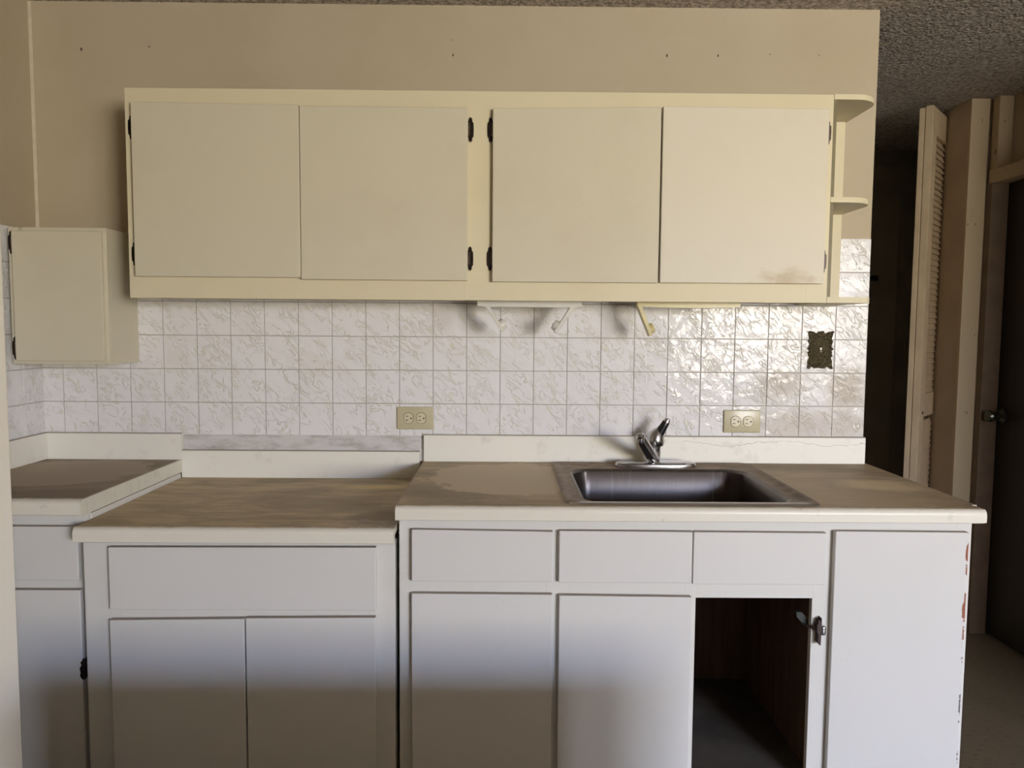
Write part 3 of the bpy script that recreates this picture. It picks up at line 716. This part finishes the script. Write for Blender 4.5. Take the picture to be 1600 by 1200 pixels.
sw = thing('light_switch', (2.436, -.0065, 1.224), 'ornate antique brass switch plate on the tiles at right', 'light switch')
bm = bmesh.new(); cx, cz = 2.4355, 1.2857; pts = []
K = 120
for k in range(K):
    t = 2*PI*k/K; cxn, szn = math.cos(t), math.sin(t)
    m_ = max(abs(cxn)/.0375, abs(szn)/.0565); x, z = cxn/m_, szn/m_
    corner = (abs(x)/.0375)**6*(abs(z)/.0565)**6
    x *= 1+.13*corner; z *= 1+.07*corner
    wv = .0022*math.sin(13*t+.4)+.0014*math.sin(23*t)
    if abs(x) < .012 and abs(z) > .05: z *= 1.055
    if abs(z) < .010 and abs(x) > .03: x *= 1.05
    x += wv*cxn; z += wv*szn; pts.append((cx+x, cz+z))
ctr = (cx, cz); prev = None
for sc_, y in ((1, -.0068), (1, -.0095), (.965, -.0120), (.86, -.0105), (.72, -.0125), (.35, -.0118)):
    q = [bm.verts.new((cx+(p[0]-cx)*sc_, y, cz+(p[1]-cz)*sc_)) for p in pts]
    if prev: bridge(bm, prev, q)
    prev = q
bm.faces.new(prev); pl = mesh_obj('switch_plate', bm, MAT['brass'], sw)
bm = bmesh.new()
for sx in (-1, 1):
    for sz in (-1, 1): 
        a_ = [(cx+sx*(.036+.0045*math.cos(k*.7)*(1-k/14)), -.0125, cz+sz*(.056+.0045*math.sin(k*.7)*(1-k/14))) for k in range(12)]
        tube(bm, a_, .0018, 6)
    tube(bm, [(cx+sx*(.020+.004*math.sin(k*.9)), -.0125, cz-.045+.0075*k) for k in range(13)], .0017, 6)
    tube(bm, [(cx+sx*(.030+.003*math.sin(k*1.1+1)), -.0118, cz-.045+.0075*k) for k in range(13)], .0016, 6)
for sz in (-1, 1): tube(bm, [(cx-.02+.0035*k, -.0122, cz+sz*(.044+.006*math.sin(k*.6))) for k in range(12)], .0019, 6)
mesh_obj('scrollwork', bm, MAT['brass'], pl)
bm = bmesh.new(); box(bm, cx-.0048, cx-.0002+.0020, -.0175, -.011, cz+.000, cz+.0085, bev=.001); mesh_obj('toggle', bm, MAT['ivory_socket'], sw)
bm = bmesh.new(); tube(bm, [(cx+.0008, -.0118, cz-.0050), (cx+.0008, -.0138, cz-.0050)], [.0024, .0018], 10); mesh_obj('screw', bm, MAT['white_plastic'], sw)

# ================================================================= PAPER TOWEL HOLDERS (hung under the upper cabinet)
def holder(name, x0, x1, yy, arms, mat, label, sag=0, h=.013):
    t = thing(name, ((x0+x1)/2, yy, UZ0-.02), label, 'paper towel holder')
    zt = UZ0+.0055
    bm = bmesh.new(); nn = 12; w2 = .02
    for i in range(nn):
        pass
    A = [(x0+(x1-x0)*i/nn, zt-h*0-(0.0)) for i in range(nn+1)]
    outl = [(p[0], zt) for p in A]+[(x1-(x1-x0)*i/nn, zt-h-sag*math.sin(PI*i/nn)-(.002 if 0 < i < nn else 0)) for i in range(nn+1)]
    prism(bm, outl, 1, yy-w2, yy+w2)
    mesh_obj('mounting_bar', bm, mat, t)
    for (ax, az, bx_, bz, s) in arms:
        a3, b3 = Vector((ax, yy-w2*.6, az)), Vector((bx_, yy-w2*.6, bz)); dd = (b3-a3).normalized(); pp = Vector((-dd.z, 0, dd.x))*.0056
        bm = bmesh.new(); out = [a3+pp*1.15, a3-pp*1.15, b3-pp*.85, b3+pp*.85]
        prism(bm, [(p.x, p.z) for p in out], 1, yy-w2*.9, yy+w2*.9)
        bmesh.ops.bevel(bm, geom=list(bm.edges), offset=.0012, segments=2, profile=.5, affect='EDGES')
        ao = mesh_obj('arm', bm, mat, t)
        h0 = a3.lerp(b3, .80); sgn = s
        perp = Vector((sgn*abs(dd.z), 0, sgn*(-dd.x) if dd.z < 0 else sgn*dd.x)); perp = Vector((-dd.z, 0, dd.x)) if (-dd.z)*sgn > 0 else Vector((dd.z, 0, -dd.x))
        h0.y = yy
        bm = bmesh.new(); tube(bm, [h0+perp*.004, h0+perp*.016, h0+perp*.0185], [.0165, .0155, .0130], 20)
        mesh_obj('roll_hub', bm, mat, ao, True)
    return t
PY = -.16
holder('paper_towel_holder', 1.3360, 1.6470, PY, [(1.3640, UZ0-.011, 1.4130, 1.3390, 1), (1.6230, UZ0-.012, 1.5690, 1.3360, -1)], MAT['white_plastic'], 'white plastic paper towel holder with two arms under the cabinet', h=.0195)
holder('paper_towel_holder', 1.8130, 2.1210, PY, [(1.8200, UZ0-.008, 1.8565, 1.3290, 1)], MAT['yellow_plastic'], 'yellowed one-armed paper towel holder under the cabinet', sag=.0030, h=.0155)

for o in bpy.data.objects:
    if '_o' in o: del o['_o']
